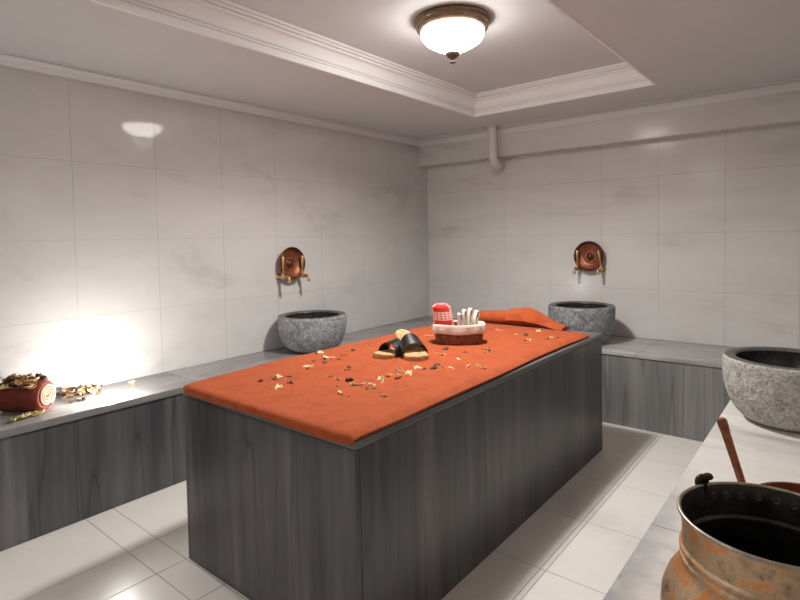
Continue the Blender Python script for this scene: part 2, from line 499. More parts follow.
bench('stone_bench', 'long low grey marble bench running along the left wall', .001, .440, RY + .001, -.001, HL, .038, .012, M['top'], (), (-4.3, -3.72, -2.9, -2.1, -1.3), 'x1', dict(y=[-4.6, -3.0, -1.5]))
bench('stone_bench', 'grey marble bench along the back wall between platform and corner', .454, 3.044, -.649, -.001, HB, .028, .010, M['top_back'], (1.2, 1.9, 2.66), (), 'y0', dict(x=[1.35, 2.345]))
# the right bench: material is keyed to its own left edge
t = thing('stone_bench', 'white topped stone bench with grey front edge holding the copper bucket', 'bench', (3.058, 0, 0))
bm = bmesh.new(); add_box(bm, .012, RX - 3.058 - .001, -4.55, -.001, 0, HB - .03, .002, 1); link('base', bm, M['clad'], t, smooth=False)
bm = bmesh.new()
yy = [-4.56, -3.05, -1.995, -.9, -.001]
for a, b_ in zip(yy, yy[1:]): add_box(bm, 0, RX - 3.058 - .001, a + .0008, b_ - .0008, HB - .03, HB, .004, 2)
link('seat_slab', bm, M['rtop'], t)

# ------------------------------------------------------------------ pipe
px, py = .948, -BD - .095
bm = bmesh.new()
pts = [(0, 0, ZC - 2.1), (0, 0, .10)]
for k in range(1, 9):
    a = k / 8 * PI / 2
    pts.append((.006 * (1 - math.cos(a)), .085 * (1 - math.cos(a)), .10 - .085 * math.sin(a)))
pts.append((-.012, .12, .014)); pts.append((-.045, BD + .094, .014))
add_tube(bm, pts, .040, 24)
pp = thing('drain_pipe', 'cream plastic pipe elbow dropping from the ceiling at back corner beam', 'pipe', (px, py, 2.1))
link('pipe_elbow', bm, M['pipe'], pp)
bm = bmesh.new(); add_lathe(bm, [(.040, ZC - 2.1 - .02), (.047, ZC - 2.1 - .016), (.049, ZC - 2.1)], 32); link('collar', bm, M['pipe'], pp)

# ------------------------------------------------------------------ ceiling lamp
def ceiling_lamp(label, x, y, z, glass):
    lamp = thing('ceiling_lamp', label, 'lamp', (x, y, z)); lamp.scale = (.97, .97, .97)
    bm = bmesh.new()
    add_lathe(bm, [(0, 0), (.185, 0), (.215, -.004), (.222, -.014), (.218, -.026), (.208, -.034), (.205, -.052), (.196, -.060), (.186, -.064), (.176, -.068), (.170, -.062), (.165, -.05), (0, -.045)], 72)
    link('base', bm, M['lampmetal'], lamp)
    bm = bmesh.new()
    pr = [(.167, -.056), (.180, -.068), (.182, -.078)]
    dome = [(0, 1), (.15, .985), (.3, .93), (.45, .825), (.6, .67), (.75, .48), (.9, .28), (1, .12)]
    for k in range(1, 25):
        q = k / 24
        f = (interp(dome, max(0, q - .05)) + interp(dome, q) + interp(dome, min(1, q + .05))) / 3
        pr.append((.182 * f if k < 24 else 0, -.078 - .117 * q))
    add_lathe(bm, pr, 72)
    link('glass_shade', bm, glass, lamp)
    bm = bmesh.new()
    add_lathe(bm, [(0, -.178), (.034, -.180), (.040, -.184), (.041, -.190), (.036, -.202), (.023, -.215), (.010, -.223), (.005, -.229), (.009, -.233), (.017, -.236), (.018, -.241), (.013, -.250), (.009, -.258), (.004, -.263), (0, -.264)], 40)
    link('finial', bm, M['finial'], lamp)
ceiling_lamp('lit round ceiling lamp with frosted bowl shade and bronze rim in the recess', 1.815, -2.215, ZR, M['lampglass'])
ceiling_lamp('added unseen round fill lamp on the flat ceiling behind the viewpoint', 1.9, -4.75, ZC, M['fillglass'])  # added fixture, out of view, to brighten faces turned towards the camera

# ------------------------------------------------------------------ stone basins
def basin(label, x, y, z, R, h, gm, rz=0):
    t = thing('stone_basin', label, 'basin', (x, y, z), rz)
    bm = bmesh.new()
    rb = R * .50
    pr = [(0, 0), (rb * .9, 0), (rb, .003)]
    for k in range(1, 15):
        a = k / 14 * PI / 2
        pr.append((rb + (R - rb) * math.sin(a) ** .85, .003 + (h * .80 - .003) * (1 - math.cos(a)) ** .92))
    pr += [(R * 1.003, h * .90), (R, h - .014), (R * .99, h - .006), (R * .97, h - .001)]
    add_lathe(bm, pr, 96)
    sh = link('outer_shell', bm, gm, t)
    bm = bmesh.new()
    Ri = R * .80
    add_lathe(bm, [(R * .97, h - .001), (R * .95, h), (Ri * 1.03, h), (Ri * 1.0, h - .004), (Ri * .985, h - .012)], 96)
    link('rim', bm, M['rim'], t)
    bm = bmesh.new()
    pr = [(Ri * .985, h - .012)]
    for k in range(1, 11):
        a = k / 10 * PI / 2
        pr.append((Ri * .985 * math.cos(a) if k < 10 else 0, h - .012 - (h * .72) * math.sin(a)))
    add_lathe(bm, pr, 96)
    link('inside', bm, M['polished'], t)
    return t
basin('round grey granite basin on left bench below the wall taps', .285, -1.945, HL, .268, .278, M['granite'])
basin('round grey granite basin on back bench behind the platform corner', 1.855, -.42, HB, .262, .305, M['granite'])
basin('large buff speckled granite basin on the white right bench', 3.325, -1.735, HB, .268, .300, M['granite_warm'])

# ------------------------------------------------------------------ taps and copper bowls
def tap(label, loc, rz, lean=0.0):
    """Local frame: +x leaves the wall, z up. Origin at the wall."""
    t = thing('wall_tap', label, 'tap', loc, rz)
    bm = bmesh.new()
    rr = Matrix.Rotation(PI / 2, 4, 'Y')
    add_lathe(bm, [(0, .0005), (.027, .0005), (.027, .005), (.020, .012), (.013, .018), (.013, .045), (.019, .05), (.020, .07), (.015, .08), (.013, .095), (.016, .10), (.015, .112), (0, .116)], 28)
    bmesh.ops.transform(bm, matrix=rr, verts=bm.verts)
    link('body', bm, M['brass'], t)
    bm = bmesh.new()
    pts = [(.085, 0, 0), (.110, 0, .004)]
    for k in range(7):
        a = k / 6 * PI / 2
        pts.append((.120 + .022 * math.sin(a), 0, .004 - .022 * (1 - math.cos(a))))
    pts += [(.143, 0, -.032), (.144, 0, -.045)]
    add_tube(bm, pts, [.011] * (len(pts) - 2) + [.0125, .013], 16)
    link('spout', bm, M['brass'], t)
    bm = bmesh.new()
    add_tube(bm, [(.062, 0, .012), (.062, 0, .035), (.064, lean * .2, .07), (.066, lean * .6, .12), (.066, lean * .9, .150), (.066, lean, .165)], [.013, .0095, .010, .013, .015, .008], 16)
    link('lever', bm, M['brass'], t)
    return t
def wall_bowl(label, loc, rz, Rb=.132):
    """Copper bathing bowl leaning open side out against the wall; local +x leaves the wall."""
    t = thing('copper_bowl', label, 'bowl', loc, rz)
    m = Matrix.Translation((0, 0, Rb)) @ Matrix.Rotation(PI / 2 - .05, 4, 'Y')
    def mk(name, prof, mat):
        bm = bmesh.new(); add_lathe(bm, prof, 64); bmesh.ops.transform(bm, matrix=m, verts=bm.verts)
        return link(name, bm, mat, t)
    R0 = Rb
    mk('bowl_body', [(0, -.002), (R0 * .55, -.002), (R0 * .80, .006), (R0 * .93, .020), (R0 * .98, .038), (R0 * .99, .045), (R0 * .955, .045), (R0 * .95, .038), (R0 * .90, .023), (R0 * .78, .010), (R0 * .74, .0085), (R0 * .72, .012), (R0 * .69, .0085), (R0 * .48, .003), (R0 * .46, .007), (R0 * .43, .003), (0, .0025)], M['copper'])
    mk('rim', [(R0 * .985, .040), (R0 * 1.0, .043), (R0, .049), (R0 * .97, .052), (R0 * .94, .048), (R0 * .95, .041)], M['copper_dark'])
    mk('boss', [(R0 * .28, .003), (R0 * .26, .010), (R0 * .20, .013), (R0 * .17, .020), (R0 * .10, .027), (0, .029)], M['copper_dark'])
    return t
tap('old brass tap at left of the copper bowl on left wall', (0, -2.045, 1.145), 0, .0)
tap('old brass tap at right of the copper bowl on left wall', (0, -1.845, 1.145), 0, .0)
wall_bowl('round copper bowl propped between the taps on left wall', (.018, -1.945, 1.118), 0)
tap('old brass tap at left of the copper bowl on back wall', (1.690, 0, 1.135), -PI / 2, .0)
tap('old brass tap at right of the copper bowl on back wall', (1.895, 0, 1.135), -PI / 2, -.02)
wall_bowl('round copper bowl propped between the taps on back wall', (1.79, -.018, 1.112), -PI / 2)

# ------------------------------------------------------------------ orange cloth on the platform
CT = .014
def xl(y): return interp([(-3.55, 1.232), (-3.48, 1.212), (-3.40, 1.200), (-3.0, 1.190), (-2.5, 1.188), (-2.0, 1.195), (-1.3, 1.22)], y)
def xr(y): return interp([(-3.55, 2.281), (-3.28, 2.281), (-3.06, 2.275), (-2.66, 2.274), (-2.13, 2.254), (-1.73, 2.254), (-1.42, 2.266), (-1.3, 2.25)], y)
from mathutils import noise as mn
def cz(x, y):
    w = .0035 * mn.noise(Vector((x * 2.3, y * 3.1, .3))) + .002 * mn.noise(Vector((x * 9, y * 7, 2)))
    r = abs(mn.noise(Vector((x * 3.1 + y * 1.3, y * 4.6 - x * 2.1, 7))))
    w += .007 * max(0, 1 - r / .07) * max(0, mn.noise(Vector((x * 1.1, y * 1.4, 4))) + .15)
    return HS + .002 + CT + max(-.0015, min(w, .006)) * sstep(-3.55, -3.4, y)
NU, NV = 70, 150
P = []
yback = -1.395
for i in range(NV + 1):
    y = SY0 + .004 + (yback - SY0 - .004) * i / NV
    row = []
    for j in range(NU + 1):
        u = j / NU
        a, b2 = xl(y), xr(y)
        rnd = sstep(0, 1, min(1, i / 7))
        yy_ = y - (.004 * math.sin(u * 9 + 1)) * (1 - rnd)
        x = a + (b2 - a) * u
        edge = min(u, 1 - u) * (b2 - a)
        z = cz(x, y) - .012 * (1 - sstep(0, .03, edge)) ** 1.5
        row.append((x, yy_ + (.020 * sstep(.96, 1, u) * (1 if i > NV * .9 else 0)), z))
    P.append(row)
# the front edge rolls over the platform's edge and hangs a little
hang = []
for k in range(1, 8):
    a = min(1, k / 4) * PI / 2
    row = []
    for j in range(NU + 1):
        u = j / NU
        x, y0_, z0_ = P[0][j]
        cor = sstep(0, .05, u) * sstep(0, .05, 1 - u)
        d = (.004 + .005 * math.sin(u * 5.0 + .4) ** 2) * cor
        drop = (.013 * (1 - math.cos(a))) + (max(0, k - 4) / 3) * d
        row.append((x, SY0 - .001 - .0165 * math.sin(a) * (.35 + .65 * cor), z0_ - drop))
    hang.append(row)
P = hang[::-1] + P
bm = bmesh.new(); add_shell(bm, P, CT * .9)
cl = link('orange_towel', bm, M['orange'])
tag(cl, 'big orange terry towel spread over the marble platform with its front edge hanging', 'towel')

# folded towel at the head end
def fold():
    t = thing('folded_towel', 'thick folded orange towel lying across the far end of the platform', 'towel', (1.38, -1.38, HS + .0165))
    bm = bmesh.new()
    L = .70; n = 48; m = 30
    top = [(0, .092), (.10, .098), (.25, .108), (.38, .124), (.45, .132), (.50, .112), (.58, .068), (.66, .028), (.70, .020)]
    rings = []
    for i in range(n + 1):
        x = L * i / n
        h = interp(top, x); h = (h + interp(top, max(0, x - .015)) + interp(top, min(L, x + .015))) / 3
        w = .195 - .05 * sstep(.55, .7, x)
        skew = .0 + .02 * sstep(.4, .7, x)
        ring = []
        for k in range(m):
            a = 2 * PI * k / m
            cy_, sy_ = math.cos(a), math.sin(a)
            # flat underside, rounded bulging front, slow slope to the back
            yv = w / 2 - w / 2 * math.copysign(abs(cy_) ** .75, cy_)
            zz = h * (.5 + .5 * math.copysign(abs(sy_) ** .8, sy_))
            if sy_ > 0: zz *= (1 - .35 * (yv / w) ** 2)
            zz += .004 * mn.noise(Vector((x * 6, yv * 9, a))) if sy_ > .1 else 0
            ring.append(bm.verts.new((x, yv + skew, max(0.0, zz))))
        rings.append(ring)
    for r0, r1 in zip(rings, rings[1:]):
        for k in range(m): bm.faces.new((r0[k], r0[(k + 1) % m], r1[(k + 1) % m], r1[k]))
    bm.faces.new(rings[0]); bm.faces.new(rings[-1])
    link('folded_body', bm, M['orange'], t)
    # a loose upper layer and frayed corner
    bm = bmesh.new()
    G = []
    for i in range(25):
        x = .30 + .405 * i / 24
        h = interp(top, x)
        row = []
        for j in range(9):
            v = j / 8
            yv = -.014 + .02 * sstep(.4, .7, x) + .09 * v
            zz = (h * (.46 + .50 * math.sin(v * PI / 2)) + .006) if v > 0 else h * .40
            row.append((x, yv + .012 * (1 - v) * math.sin(i * .5), max(.006, zz)))
        G.append(row)
    add_shell(bm, [r[::-1] for r in G], .005)
    link('loose_flap', bm, M['orange'], t)
    return t
fold()

# ------------------------------------------------------------------ slippers
def slipper(label, toe, heel, hz):
    tx, ty = toe; hx, hy = heel
    ang = math.atan2(ty - hy, tx - hx)
    L = math.hypot(tx - hx, ty - hy)
    t = thing('slipper', label, 'slipper', (hx, hy, HS + .0185), ang)
    def half(u):     # half width along the sole, u = 0 heel .. 1 toe
        base = .046 + .018 * sstep(.35, .75, u)
        e = 1.0
        if u < .16: e = math.sqrt(max(0, 1 - ((.16 - u) / .16) ** 2))
        if u > .80: e = math.sqrt(max(0, 1 - ((u - .80) / .2) ** 2))
        return max(.004, base * e)
    def zt(u): return .026 + hz * max(0, (.80 - u) / .80) + .004 * sstep(.8, 1, u)
    us = [k / 28 for k in range(29)]
    def sole_mesh(dz0, dz1, shrink, bottom=None):
        bm = bmesh.new()
        T, B = [], []
        for u in us:
            w = max(.002, half(u) - shrink)
            x = L * u
            x = min(max(x, shrink), L - shrink)
            T.append([bm.verts.new((x, w * s, zt(u) + dz1)) for s in (-1, -.6, 0, .6, 1)])
            B.append([bm.verts.new((x, w * s, (zt(u) - .026 if bottom is not None else zt(u) + dz0))) for s in (-1, -.6, 0, .6, 1)])
        for i in range(len(us) - 1):
            for k in range(4):
                bm.faces.new((T[i][k], T[i + 1][k], T[i + 1][k + 1], T[i][k + 1]))
                bm.faces.new((B[i][k], B[i][k + 1], B[i + 1][k + 1], B[i + 1][k]))
            bm.faces.new((T[i][0], B[i][0], B[i + 1][0], T[i + 1][0]))
            bm.faces.new((T[i][4], T[i + 1][4], B[i + 1][4], B[i][4]))
        for e in (0, -1):
            for k in range(4): bm.faces.new((T[e][k], T[e][k + 1], B[e][k + 1], B[e][k]))
        return bm
    link('sole', sole_mesh(0, 0, 0, 0), M['sole'], t)
    link('insole', sole_mesh(-.002, .005, .004), M['insole'], t)
    bm = bmesh.new()
    G = []
    for i in range(11):
        u = .50 + .24 * i / 10
        w = half(u) + .004
        row = []
        for j in range(21):
            a = PI * j / 20
            row.append((L * u - .012 * math.sin(a), w * math.cos(a) * (1 if j not in (0, 20) else 1), zt(u) - .010 + (.072 - .010 * i / 10) * math.sin(a) ** .8))
        G.append(row)
    add_shell(bm, G, .004)
    link('strap', bm, M['strap'], t)
    return t
slipper('left of the pair of straw slippers with black straps on orange towel', (1.622, -2.690), (1.655, -2.405), .008)
slipper('right of the pair of straw slippers with black straps, nearer the basket', (1.850, -2.605), (1.590, -2.445), .098)

# ------------------------------------------------------------------ basket with its contents
BX, BY, BA = 1.738, -2.078, math.atan2(.545, .838)
ZB = HS + .0185
bk = thing('wicker_basket', 'small oval brown wicker basket with cream cloth liner on orange towel', 'basket', (BX, BY, ZB), BA)
def oval(a, r0, r1, e=2.6):
    c, s = math.cos(a), math.sin(a)
    return (r0 * math.copysign(abs(c) ** (2 / e), c), r1 * math.copysign(abs(s) ** (2 / e), s))
BW, BDp, BH = .150, .098, .118
bm = bmesh.new()
n = 96; rings = []
for i in range(15):
    v = i / 14
    rings.append([])
    for k in range(n):
        a = 2 * PI * k / n
        f = .90 + .10 * v
        x, y = oval(a, BW * f, BDp * f)
        w = .0022 * (1 if ((k // 3) + i) % 2 else -1)
        l = math.hypot(x, y)
        rings[-1].append(bm.verts.new((x + x / l * w, y + y / l * w, .006 + (BH - .006) * v)))
for r0, r1 in zip(rings, rings[1:]):
    for k in range(n): bm.faces.new((r0[k], r0[(k + 1) % n], r1[(k + 1) % n], r1[k]))
inner = [bm.verts.new((v.co.x * .95, v.co.y * .95, BH)) for v in rings[-1]]
innb = [bm.verts.new((v.co.x * .93, v.co.y * .93, .010)) for v in rings[0]]
for k in range(n):
    j = (k + 1) % n
    bm.faces.new((rings[-1][k], rings[-1][j], inner[j], inner[k])); bm.faces.new((inner[k], inner[j], innb[j], innb[k]))
bm.faces.new(innb)
bot = [bm.verts.new((v.co.x * .98, v.co.y * .98, 0)) for v in rings[0]]
for k in range(n): bm.faces.new((bot[k], bot[(k + 1) % n], rings[0][(k + 1) % n], rings[0][k]))
bm.faces.new(bot[::-1])
link('woven_body', bm, M['wicker'], bk)
# liner folded over the rim
bm = bmesh.new(); G = []
prof = [(1.055, .074), (1.075, .080), (1.065, .095), (1.055, .112), (1.045, .121), (1.02, .126), (.985, .127), (.95, .122), (.925, .110), (.90, .07), (.87, .02)]
for f, z in prof:
    row = []
    for k in range(97):
        a = 2 * PI * k / 96
        x, y = oval(a, BW * f, BDp * f)
        wv = .0035 * math.sin(a * 11) * (1 if z < .1 and f > 1 else .25) + .002 * math.sin(a * 23 + 1)
        l = math.hypot(x, y)
        row.append((x + x / l * wv, y + y / l * wv, z + .003 * math.sin(a * 5) * (1 if f > 1.04 else .5)))
    G.append(row)
V = add_grid(bm, G)
bmesh.ops.remove_doubles(bm, verts=bm.verts, dist=1e-5)
ln = link('cloth_liner', bm, M['liner'], bk)
ln['label'] = 'cream cotton liner folded over the rim'

def rolled_check():
    ux, uy = math.cos(BA), math.sin(BA)
    t = thing('rolled_cloth', 'rolled red and white checked cloth standing in the wicker basket', 'cloth', (BX - .072 * ux, BY - .072 * uy, ZB + .014), BA - PI / 2)
    bm = bmesh.new(); uvl = bm.loops.layers.uv.new('UVMap')
    n, m = 36, 16; r = .066; H_ = .226
    rings = []
    for i in range(m + 1):
        v = i / m
        rr = r * (.90 + .12 * math.sin(PI * v)) * (1 if v < .93 else math.sqrt(max(.2, 1 - ((v - .93) / .085) ** 2)))
        tilt = -.034 * v
        rings.append([bm.verts.new((rr * math.cos(2 * PI * k / n), tilt + rr * math.sin(2 * PI * k / n) * .9, H_ * v)) for k in range(n)])
    for i in range(m):
        for k in range(n):
            j = (k + 1) % n
            f = bm.faces.new((rings[i][k], rings[i][j], rings[i + 1][j], rings[i + 1][k]))
            for lp, (u, v) in zip(f.loops, ((k, i), (k + 1, i), (k + 1, i + 1), (k, i + 1))):
                lp[uvl].uv = ((u / n * 1.0 + .5) % 1.0001, v / m)
    f = bm.faces.new(rings[-1])
    for lp in f.loops: lp[uvl].uv = (.5, .97)
    f = bm.faces.new(rings[0][::-1])
    link('cloth_roll', bm, M['check'], t)
    bm = bmesh.new()   # spiral edge of the roll on top
    sp = [(.006 * 1, 0, H_)]
    sp = [((.008 + .034 * q / 40) * math.cos(q * .38), -.034 + (.008 + .034 * q / 40) * math.sin(q * .38) * .9, H_ - .001) for q in range(41)]
    add_tube(bm, sp, .0035, 8)
    link('rolled_edge', bm, M['check_edge'], t)
rolled_check()
def loop_cloth(k, along, across, h, lean, label):
    ux, uy = math.cos(BA), math.sin(BA)
    t = thing('folded_cloth', label, 'cloth', (BX + along * ux - across * uy, BY + along * uy + across * ux, ZB + .014), BA + .25)
    bm = bmesh.new(); path = []
    w = .0095
    for q in range(6): path.append((-w, h * q / 6))
    for q in range(9):
        a = PI - PI * q / 8
        path.append((w * math.cos(a), h - .012 + .013 * math.sin(a)))
    for q in range(6): path.append((w, h * (5 - q) / 6))
    G = []
    for x, z in path:
        G.append([(x + lean * (z / h) ** 1.5 + .002 * math.sin(z * 60 + k), yy2, z) for yy2 in (-.030, -.024, 0, .024, .030)])
    add_shell(bm, G, .004)
    link('fold', bm, M['whitecloth'], t)
    bm = bmesh.new(); add_tube(bm, [(.001 + lean * (z / h) ** 1.5, -.027, z) for z in [h * q / 5 for q in range(5)]], .0032, 8)
    link('inner_fold', bm, M['liner'], t)
L_ = ['leftmost white folded cloth strip standing in basket, beside the checked roll', 'second white folded cloth strip from the checked roll in basket', 'third white folded cloth strip from the checked roll in basket', 'rightmost white folded cloth strip in basket, leaning right']
for k, (al, ac, h, le) in enumerate([(.008, -.012, .170, .0), (.034, .005, .190, .004), (.060, .0, .198, .012), (.088, -.005, .185, .022)]):
    loop_cloth(k, al, ac, h, le, L_[k])

# ------------------------------------------------------------------ red towel roll and uplight on left bench
RA = math.radians(218)
QX, QY = .262, -3.782
rt = thing('rolled_towel', 'brick red rolled towel topped with dried flowers on left bench', 'towel', (QX, QY, HL), RA)
RR, RL = .080, .235
bm = bmesh.new(); n = 40; rings = []
for i in range(25):
    v = i / 24
    e = min(v, 1 - v) * RL
    r = RR * (1 - .16 * (1 - min(1, e / .02)) ** 2)
    ring = []
    for k in range(n):
        a = 2 * PI * k / n
        z = RR * .95 + r * math.sin(a)
        ring.append(bm.verts.new((RL * v, r * 1.06 * math.cos(a), max(0, z if z > .0 else 0))))
    rings.append(ring)
for r0, r1 in zip(rings, rings[1:]):
    for k in range(n): bm.faces.new((r0[k], r0[(k + 1) % n], r1[(k + 1) % n], r1[k]))
bm.faces.new(rings[0]); bm.faces.new(rings[-1])
link('roll_body', bm, M['redroll'], rt)
bm = bmesh.new()     # spiral layers seen on the end
sp = [(-.003, (.006 + .052 * q / 70) * 1.06 * math.cos(q * .33), RR * .95 + (.006 + .052 * q / 70) * math.sin(q * .33)) for q in range(71)]
add_tube(bm, sp, .0058, 8)
e = link('spiral_end', bm, M['rollend'], rt); e['label'] = 'pale spiral end of the roll'

ul = thing('uplight', 'small round glowing uplight on left bench beside the red towel roll', 'light', (.365, -3.49, HL))
bm = bmesh.new(); add_lathe(bm, [(0, 0), (.042, 0), (.042, .006), (.038, .009), (.033, .009), (.030, .006), (0, .006)], 36); link('bezel', bm, M['chrome'], ul)
bm = bmesh.new(); add_lathe(bm, [(.030, .006), (.029, .012), (.022, .018), (.012, .021), (0, .022)], 32); link('lens', bm, M['uplens'], ul)

# ------------------------------------------------------------------ dried petals
def petal_mesh(kind, seed, mat):
    rnd = random.Random(seed)
    bm = bmesh.new()
    if kind == 'petal':
        G = []; n, m = 7, 6
        L, W = .025, .016
        for i in range(n + 1):
            u = i / n; w = W * math.sin(PI * (.12 + .80 * u)) ** .8
            row = []
            for j in range(m + 1):
                s = 2 * j / m - 1
                row.append((L * (2 * u - 1), w * s, .0015 + .0085 * s * s * (.6 + .5 * rnd.random() * .6) + .007 * (2 * u - 1) ** 2 + .0012 * rnd.random()))
            G.append(row)
        add_shell(bm, G, .0012)
    else:
        r = bmesh.ops.create_icosphere(bm, subdivisions=2, radius=1)
        for v in bm.verts:
            k = 1 + .35 * mn.noise(v.co * 2.3 + Vector((seed, 0, 0)))
            v.co = Vector((v.co.x * .019 * k, v.co.y * .013 * k, .009 + v.co.z * .009 * k))
        zmin = min(v.co.z for v in bm.verts)
        for v in bm.verts: v.co.z -= zmin
    me = bpy.data.meshes.new(kind); bmesh.ops.recalc_face_normals(bm, faces=bm.faces); bm.to_mesh(me); bm.free(); me.materials.append(mat)
    for p in me.polygons: p.use_smooth = True
    zl = min(v.co.z for v in me.vertices)
    for v in me.vertices: v.co.z -= zl
    return me
PM = {
    'pale': [petal_mesh('petal', s, M['pet_pale']) for s in (1, 2, 3)],
    'amber': [petal_mesh('petal', s, M['pet_amber']) for s in (4, 5)],
    'dark': [petal_mesh('petal', 11, M['pet_dark']), petal_mesh('petal', 12, M['pet_dark']), petal_mesh('bud', 7, M['pet_dark'])],
    'green': [petal_mesh('petal', s, M['pet_green']) for s in (9, 10)],
}
NM = {'pale': 'dried_petal', 'amber': 'dried_petal', 'dark': 'dried_bud', 'green': 'dried_petal'}
def scatter(kind, x, y, z, label, group, scale=1.0, tilt=.4):
    o = bpy.data.objects.new(NM[kind], random.choice(PM[kind])); COL.objects.link(o)
    o.location = (x, y, z)
    o.rotation_euler = (random.uniform(-tilt, tilt), random.uniform(-tilt, tilt), random.uniform(0, 2 * PI))
    s = scale * random.uniform(.8, 1.2); o.scale = (s, s, s)
    R_ = o.rotation_euler.to_matrix()
    o.location.z = z - min((R_ @ v.co).z for v in o.data.vertices) * s
    tag(o, label, 'dried flower', group)
PET = [(1.470,-3.318),(1.510,-3.249),(1.511,-3.227),(1.648,-3.346),(1.638,-3.278),(1.457,-3.016),(1.456,-3.041),(1.385,-2.913),(1.274,-2.762),(1.437,-2.877),(1.400,-2.821),(1.465,-2.910),(1.385,-2.716),(1.466,-2.804),(1.368,-2.605),(1.652,-2.953),(1.640,-2.914),(1.684,-2.931),(1.714,-3.086),(1.686,-3.084),(1.753,-3.099),(1.823,-3.167),(1.924,-3.237),(1.810,-3.080),(1.883,-3.105),(1.919,-3.080),(1.957,-3.090),(1.984,-3.126),(1.923,-3.000),(1.934,-3.032),(2.077,-3.163),(1.909,-2.907),(1.954,-2.918),(1.891,-2.855),(1.356,-2.449),(1.912,-3.085),(1.910,-2.819),(1.887,-2.813),(1.934,-2.734),(1.944,-2.632),(1.991,-2.648),(2.060,-2.647),(2.094,-2.576),(2.154,-2.535),(2.183,-2.538),(1.996,-2.468),(1.833,-2.413),(1.922,-2.323),(1.789,-2.291),(1.998,-2.241),(1.992,-2.154),(1.986,-2.189),(1.463,-2.005),(1.388,-2.013),(1.730,-1.575),(1.922,-1.705),(1.973,-1.671),(1.977,-1.503),(2.054,-1.809),(2.121,-1.690),(2.139,-1.641),(1.806,-1.699),(1.993,-2.693),(1.959,-2.851)]
DARK = {0, 4, 12, 14, 15, 16, 17, 18, 20, 23, 33, 39, 40, 47, 48, 51, 53, 56, 59, 62, 9, 11, 27}
LBL = {'pale': 'pale curled dried petal scattered on the orange towel', 'amber': 'amber dried petal scattered on the orange towel', 'dark': 'dark brown dried bud scattered on the orange towel'}
for i, (x, y) in enumerate(PET):
    k = 'dark' if i in DARK else ('amber' if i % 6 == 1 else 'pale')
    scatter(k, x, y, cz(x, y) + .0005, LBL[k], k + ' dried flowers scattered on the orange towel', 1.08)
    if i % 2 == 0:
        k2 = 'dark' if k == 'pale' else ('pale' if i % 4 else 'amber')
        xx, yy3 = x + random.choice((-1, 1)) * random.uniform(.018, .03), y + random.uniform(-.02, .02)
        scatter(k2, xx, yy3, cz(xx, yy3) + .0005, LBL[k2], k2 + ' dried flowers scattered on the orange towel', .85)
# heap beside the roll, against the wall
LB2 = {'pale': 'pale dried petal in the heap on left bench beside red roll', 'amber': 'amber dried petal in the heap on left bench beside red roll', 'dark': 'dark dried bud in the heap on left bench beside red roll'}
for i in range(54):
    f = (i % 18) / 17
    y = -3.64 + .19 * f + random.uniform(-.012, .012)
    x = .035 + random.uniform(0, .11) * (1 - .4 * f)
    lay = i // 18
    k = ('pale', 'dark', 'amber', 'dark')[i % 4]
    scatter(k, x, y, HL + .0005 + lay * .013 * (1 - .5 * f), LB2[k], k + ' dried flowers heaped on the left bench', .8, .45)
for i, (x, y) in enumerate([(.13, -3.52), (.20, -3.50), (.10, -3.27), (.24, -3.66), (.22, -3.62), (.26, -3.60)]):
    k = ('pale', 'dark')[i % 2]; scatter(k, x, y, HL + .0005, 'lone dried flower piece on left bench in the bright light', 'lone dried flowers in the light', .9)
for i, (x, y) in enumerate([(.310, -3.885), (.335, -3.845), (.345, -3.935), (.33, -3.905), (.30, -3.86), (.36, -3.97)]):
    scatter('green' if i % 3 else 'pale', x, y, HL + .0005, 'yellow green dried petal on bench edge in front of red roll' if i % 3 else 'pale dried petal on bench edge in front of red roll', 'dried petals in front of the red roll', 1.15)
# on top of the roll
LB3 = {'pale': 'pale dried petal lying on top of the red towel roll', 'amber': 'amber dried petal lying on top of the red towel roll', 'dark': 'dark dried bud lying on top of the red towel roll'}
ca, sa = math.cos(RA), math.sin(RA)
for i in range(60):
    lx = .03 + (RL - .06) * ((i * .618) % 1); a = random.uniform(-.85, .85)
    rr = RR + .001 + (.012 if i > 40 else 0)
    ly = rr * 1.06 * math.sin(a); lz = RR * .95 + rr * math.cos(a)
    k = ('dark', 'dark', 'amber', 'pale')[i % 4]
    scatter(k, QX + lx * ca - ly * sa, QY + lx * sa + ly * ca, HL + lz - .002, LB3[k], k + ' dried flowers on top of the red roll', 1.05, .5)

# ------------------------------------------------------------------ copper bucket
KX, KY, KR, KH = 3.400, -3.50, .168, .312
bu = thing('copper_bucket', 'large worn copper bucket with dark inside on right bench in front', 'bucket', (KX, KY, HB))
def grow(pr, t): return pr
outer = [(0, 0), (.150, 0), (.165, .004), (.182, .020), (.196, .055), (.202, .095), (.199, .130), (.188, .160), (.173, .184), (.163, .200), (.1605, .207), (.165, .212), (.1650, .218), (.1605, .222), (.1605, .226), (.1655, .231), (.1655, .237), (.1610, .242), (.1600, .262), (.1615, .290), (.166, KH - .004)]
bm = bmesh.new(); add_lathe(bm, outer, 96); link('body', bm, M['tin'], bu)
inner_ = [(.163, KH - .003), (.1575, .290), (.156, .262), (.1565, .243), (.150, .238), (.150, .230), (.156, .222), (.158, .205), (.168, .184), (.183, .160), (.194, .130), (.197, .095), (.190, .055), (.176, .024), (.155, .010), (0, .008)]
bm = bmesh.new(); add_lathe(bm, inner_, 96); link('inside', bm, M['soot'], bu)
bm = bmesh.new()
add_tube(bm, [(.1655 * math.cos(2 * PI * k / 96), .1655 * math.sin(2 * PI * k / 96), KH - .001) for k in range(97)], .0042, 10, False)
link('rim', bm, M['tin_edge'], bu)
